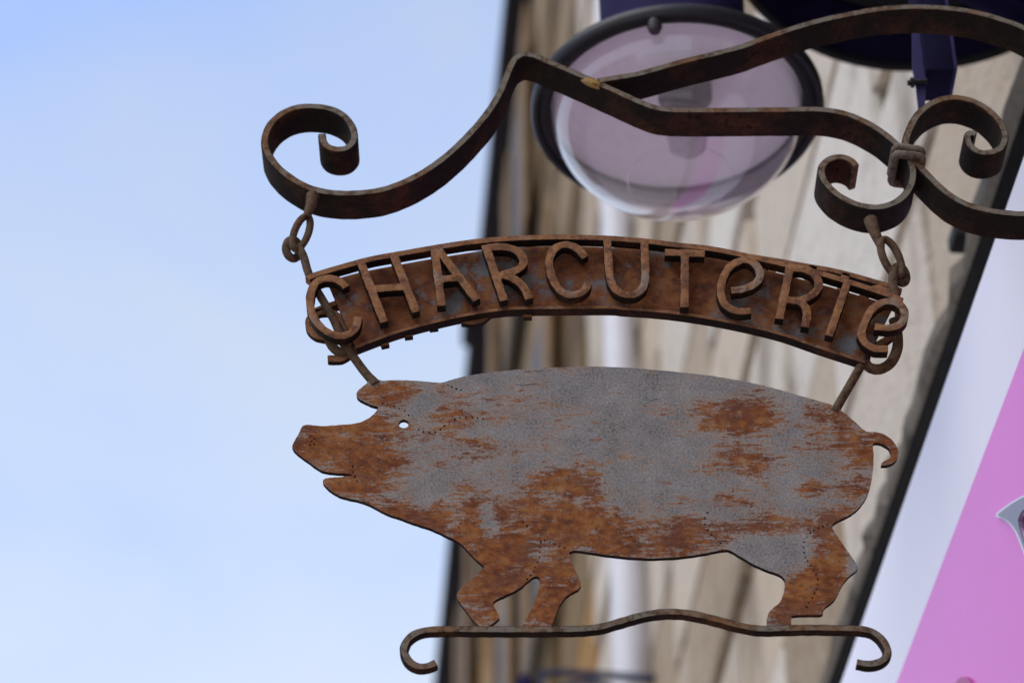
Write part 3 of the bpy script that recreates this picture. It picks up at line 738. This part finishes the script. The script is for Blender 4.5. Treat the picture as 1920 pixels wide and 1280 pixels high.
pb = [(150, 793), (250, 798), (350, 794), (450, 780), (535, 763), (555, 765), (600, 793), (650, 823), (700, 843), (745, 858), (765, 873), (770, 890), (765, 925), (750, 968), (725, 985), (705, 1005), (697, 1030), (699, 1062), (705, 1074), (788, 1074), (794, 1060), (791, 1024), (800, 1016), (908, 1016), (917, 1008), (916, 990), (945, 970), (965, 950), (985, 905), (1010, 870), (1045, 845), (1052, 831), (1040, 810), (1000, 755), (970, 710), (950, 682), (950, 666), (975, 650), (1010, 635), (1050, 608), (1080, 568), (1100, 520), (1110, 450), (1112, 392), (1107, 368), (1110, 352), (1126, 349), (1150, 356), (1172, 371), (1181, 394), (1175, 411), (1155, 419), (1141, 428), (1140, 438), (1165, 437), (1190, 428), (1205, 408), (1208, 380), (1190, 345), (1160, 320), (1120, 307), (1088, 309), (1078, 304), (1060, 290), (1030, 260), (990, 228), (955, 205), (900, 189), (830, 169), (760, 149), (690, 130), (620, 115), (540, 100), (460, 88), (370, 78), (280, 70), (200, 62), (100, 57), (0, 55)]
pc = [(1150, 16), (1050, 20), (950, 26), (850, 35), (780, 45), (720, 55), (680, 66), (650, 76), (638, 80), (600, 77), (550, 72), (490, 69), (440, 69), (400, 72), (382, 66), (365, 62)]
# keep corners: only gently smoothed
pts = [Vector(p) for p in c(pa, *K6) + c(pb, *K7) + c(pc, *K6)]
def chaikin(P):
    o = []
    n = len(P)
    for i in range(n):
        p, q, r_ = P[i - 1], P[i], P[(i + 1) % n]
        a = (q - p).normalized().angle((r_ - q).normalized(), 0)
        if a > math.radians(62): o.append(q)
        else: o += [q.lerp(p, .25), q.lerp(r_, .25)]
    return o
outl = chaikin(chaikin(pts))
re = random.Random(4)
outl = [p + Vector((re.uniform(-.35, .35), re.uniform(-.35, .35))) for p in outl]
eye = [Vector((757 + 9.4 * math.cos(2 * math.pi * k / 24), 794.2 + 8.0 * math.sin(2 * math.pi * k / 24))) for k in range(24)]
def dots(pl, K, sp):
    P = cr(c(pl, *K), 1.0); o = [P[0]]; 
    for p in P:
        if (p - o[-1]).length >= sp: o.append(p)
    return o
DOT = []
for pl, K, spc in [
    ([(660, 90), (690, 102), (722, 112)], K6, 8.5), ([(398, 163), (440, 172), (480, 188), (506, 210)], K6, 10.5),
    ([(543, 266), (570, 279), (600, 279), (630, 268), (655, 246), (690, 225), (740, 217), (790, 222), (815, 226)], K6, 10.5),
    ([(279, 415), (285, 440), (297, 467), (308, 484)], K6, 9), ([(112, 296), (116, 315), (105, 338)], K6, 8), ([(128, 305), (126, 330)], K6, 8),
    ([(711, 640), (706, 668), (711, 692)], K6, 9), ([(960, 640), (985, 655), (1008, 672)], K6, 9.5),
    ([(978, 866), (995, 846), (1015, 810), (1028, 770), (1032, 725), (1030, 705)], K6, 9.0), ([(1048, 708), (1068, 716), (1098, 730), (1138, 741)], K6, 9.5),
    ([(467, 620), (456, 652), (462, 680), (485, 708), (515, 736), (535, 748)], K7, 11), ([(932, 668), (900, 678), (868, 698), (845, 728), (840, 762), (850, 800), (875, 838), (892, 870), (893, 905), (878, 940), (860, 972), (843, 1000)], K7, 9.0)]:
    DOT += dots(pl, K, spc)
holes = [eye]; dent = []
rd = random.Random(8)
for p in DOT:
    r0 = rd.uniform(1.5, 2.3); p = p + Vector((rd.uniform(-.8, .8), rd.uniform(-.8, .8)))
    dent.append([Vector((p.x + r0 * math.cos(2 * math.pi * k / 8), p.y + r0 * math.sin(2 * math.pi * k / 8))) for k in range(8)])
PATCH = [(640, 830, 115, 60, 1.0), (590, 830, 60, 45, .9), (720, 738, 60, 26, .80), (700, 890, 100, 50, 1.0), (760, 860, 60, 60, .62), (800, 965, 95, 38, 1.05), (900, 1010, 90, 70, 1.0), (960, 1020, 100, 55, 1), (900, 1090, 75, 75, 1.1), (1030, 1100, 70, 85, 1.05), (1060, 985, 130, 42, 1.0), (1180, 1015, 130, 34, .95), (1290, 1008, 80, 32, .85), (1060, 905, 75, 42, .85), (870, 935, 50, 50, .60), (930, 900, 45, 25, .55),
         (835, 770, 45, 40, .68), (800, 800, 40, 22, .50), (930, 845, 70, 22, .62), (950, 770, 70, 28, .50), (1060, 780, 45, 45, .40), (1030, 830, 40, 30, .50), (1380, 782, 75, 32, .98), (1355, 775, 60, 25, .4), (1390, 870, 65, 26, .64), (1240, 765, 34, 12, .66), (1370, 820, 70, 30, .55), (1560, 785, 60, 40, .68), (1610, 840, 38, 60, .85), (1545, 835, 70, 22, .48), (1605, 905, 32, 40, .8), (1525, 920, 30, 16, .68), (1470, 990, 100, 26, .82), (1385, 940, 45, 12, .62), (1240, 860, 90, 16, .36), (1180, 845, 70, 40, .26), (1270, 940, 40, 16, .36),
         (1555, 1060, 42, 95, 1.1), (1500, 1115, 36, 65, .95), (1480, 1150, 40, 25, 1.0), (1560, 1000, 40, 30, .75), (1640, 840, 50, 40, .9), (1060, 692, 34, 7, .62), (1420, 728, 45, 8, .55), (1215, 697, 14, 8, .6), (980, 725, 60, 14, .34), (1120, 930, 70, 30, .58), (1010, 940, 60, 40, .7)]
CLEAR = [(770, 905, 55, 40, .45), (800, 930, 35, 35, .35), (915, 972, 13, 26, .6), (930, 996, 12, 16, .55), (1460, 1035, 45, 26, 1.1), (1600, 1055, 14, 18, .8), (1150, 800, 120, 55, .25), (1250, 700, 200, 35, .3), (960, 870, 40, 40, .2), (1200, 900, 60, 40, .2), (880, 1130, 16, 12, .3), (1010, 1030, 22, 26, .45), (800, 760, 20, 18, .5)]
def rust_at(x, y):
    v = 0.16 if 760 < x < 1640 else 0.25
    for a, b, rx, ry, s_ in PATCH:
        e = ((x - a) / rx) ** 2 + ((y - b) / ry) ** 2
        if e < 8: v = max(v, 1.06 * s_ * math.exp(-.42 * e * e ** .25 if e > 0 else 0))
    for a, b, rx, ry, s_ in CLEAR:
        e = ((x - a) / rx) ** 2 + ((y - b) / ry) ** 2
        if e < 6: v -= s_ * math.exp(-.6 * e)
    return v
for x, y, ln, a in ((988, 721, 58, -4), (1225, 749, 30, -8), (1405, 741, 44, 14), (1446, 746, 22, -18), (1084, 852, 26, -10), (1180, 1005, 30, -9), (720, 1030, 12, 40), (1300, 770, 20, 5), (1010, 695, 30, -3)):
    ca, sa = math.cos(math.radians(a)), math.sin(math.radians(a))
    dent.append([Vector((x + u * ca - w_ * sa, y + u * sa + w_ * ca)) for u, w_ in ((-ln / 2, 0), (-ln / 6, .55), (ln / 5, .8), (ln / 2, 0), (ln / 6, -.5), (-ln / 5, -.35))])
def pig_mesh():
    verts, faces = [], []
    for pl in [outl] + holes + dent:
        pl = ccw(pl)
        i0 = len(verts); verts += [Vector((p.x, p.y)) for p in pl]; faces.append(list(range(i0, i0 + len(pl))))
    rg = random.Random(1)
    for iy in range(684, 1180, 6):
        for ix in range(545, 1692, 6):
            verts.append(Vector((ix + rg.uniform(-1, 1), iy + rg.uniform(-1, 1))))
    vo, eo, fo, ov, oe, of = delaunay_2d_cdt(verts, [], faces, 0, 1e-4)
    front, hole_e, dn = [], [], []
    for f, o in zip(fo, of):
        if 0 not in o: continue
        if 1 in o: continue
        (dn if any(q >= 2 for q in o) else front).append(f)
    bm = bmesh.new(); lay = bm.verts.layers.float.new('rust')
    FR, BK, DP = {}, {}, {}
    def get(D, v, dep, k=1.0):
        if v not in D:
            x, y = vo[v].x, vo[v].y
            p = on_y(x, y, YG); D[v] = bm.verts.new(p + Vector((0, dep, 0))); D[v][lay] = rust_at(x, y)
        return D[v]
    TH = .0050
    def edges(fs):
        ec = {}
        for f in fs:
            for a, b in zip(f, f[1:] + f[:1]): ec[frozenset((a, b))] = ec.get(frozenset((a, b)), 0) + 1
        return [tuple(e) for e, k in ec.items() if k == 1]
    for f in front: bm.faces.new([get(FR, v, 0) for v in f])
    for f in front + dn: bm.faces.new([get(BK, v, TH) for v in reversed(f)])
    for f in dn: bm.faces.new([get(DP, v, .0022) for v in f])
    for a, b in edges(dn): bm.faces.new((get(FR, a, 0), get(FR, b, 0), get(DP, b, .0022), get(DP, a, .0022)))
    for a, b in edges(front + dn): bm.faces.new((get(FR, a, 0), get(FR, b, 0), get(BK, b, TH), get(BK, a, TH))).material_index = 1      # dark cut edge, underside shade painted in
    return bm
part('pig_body', pig_mesh(), (M_PIG, M_SIDE_SHADE), pg, 30)
bar = c([(614, 1197), (582, 1210), (546, 1213), (512, 1198), (491, 1170), (485, 1142), (497, 1110), (526, 1083), (572, 1068), (640, 1064), (760, 1064), (900, 1065), (1040, 1065)], *K6) + c([(30, 508), (150, 506), (270, 494), (380, 464), (500, 430), (600, 410), (700, 403), (800, 410), (900, 430), (1000, 455), (1100, 482), (1200, 501), (1280, 505), (1450, 500), (1600, 499)], *K9) + c([(960, 1067), (1055, 1069), (1105, 1080), (1140, 1106), (1161, 1140), (1164, 1166), (1150, 1189), (1120, 1202), (1085, 1205), (1046, 1198)], *K7)
part('foot_bar', sweep_flat(bar, YG - .0025, .0082, .0095, .0013, 5, .04, edge=True), (M_STRAP, M_SIDE_SHADE), pg)
YQ = YG - .004
bm = rod([(641, 640), (660, 665), (682, 695), (700, 716), (704, 722)], [YP + .003, YG + .002, YG + .0025, YG + .0025, YG + .0025], lambda u: .0046 + .003 * max(0, u - .8) * 5 * .4)
part('hanging_rod', bm, M_ROD, pg, 60)
bm = rod([(1625, 668), (1612, 690), (1590, 728), (1569, 764), (1564, 772)], [YP + .003, YG + .002, YG + .0025, YG + .0025, YG + .0025], .0046)
part('hanging_rod', bm, M_ROD, pg, 60)
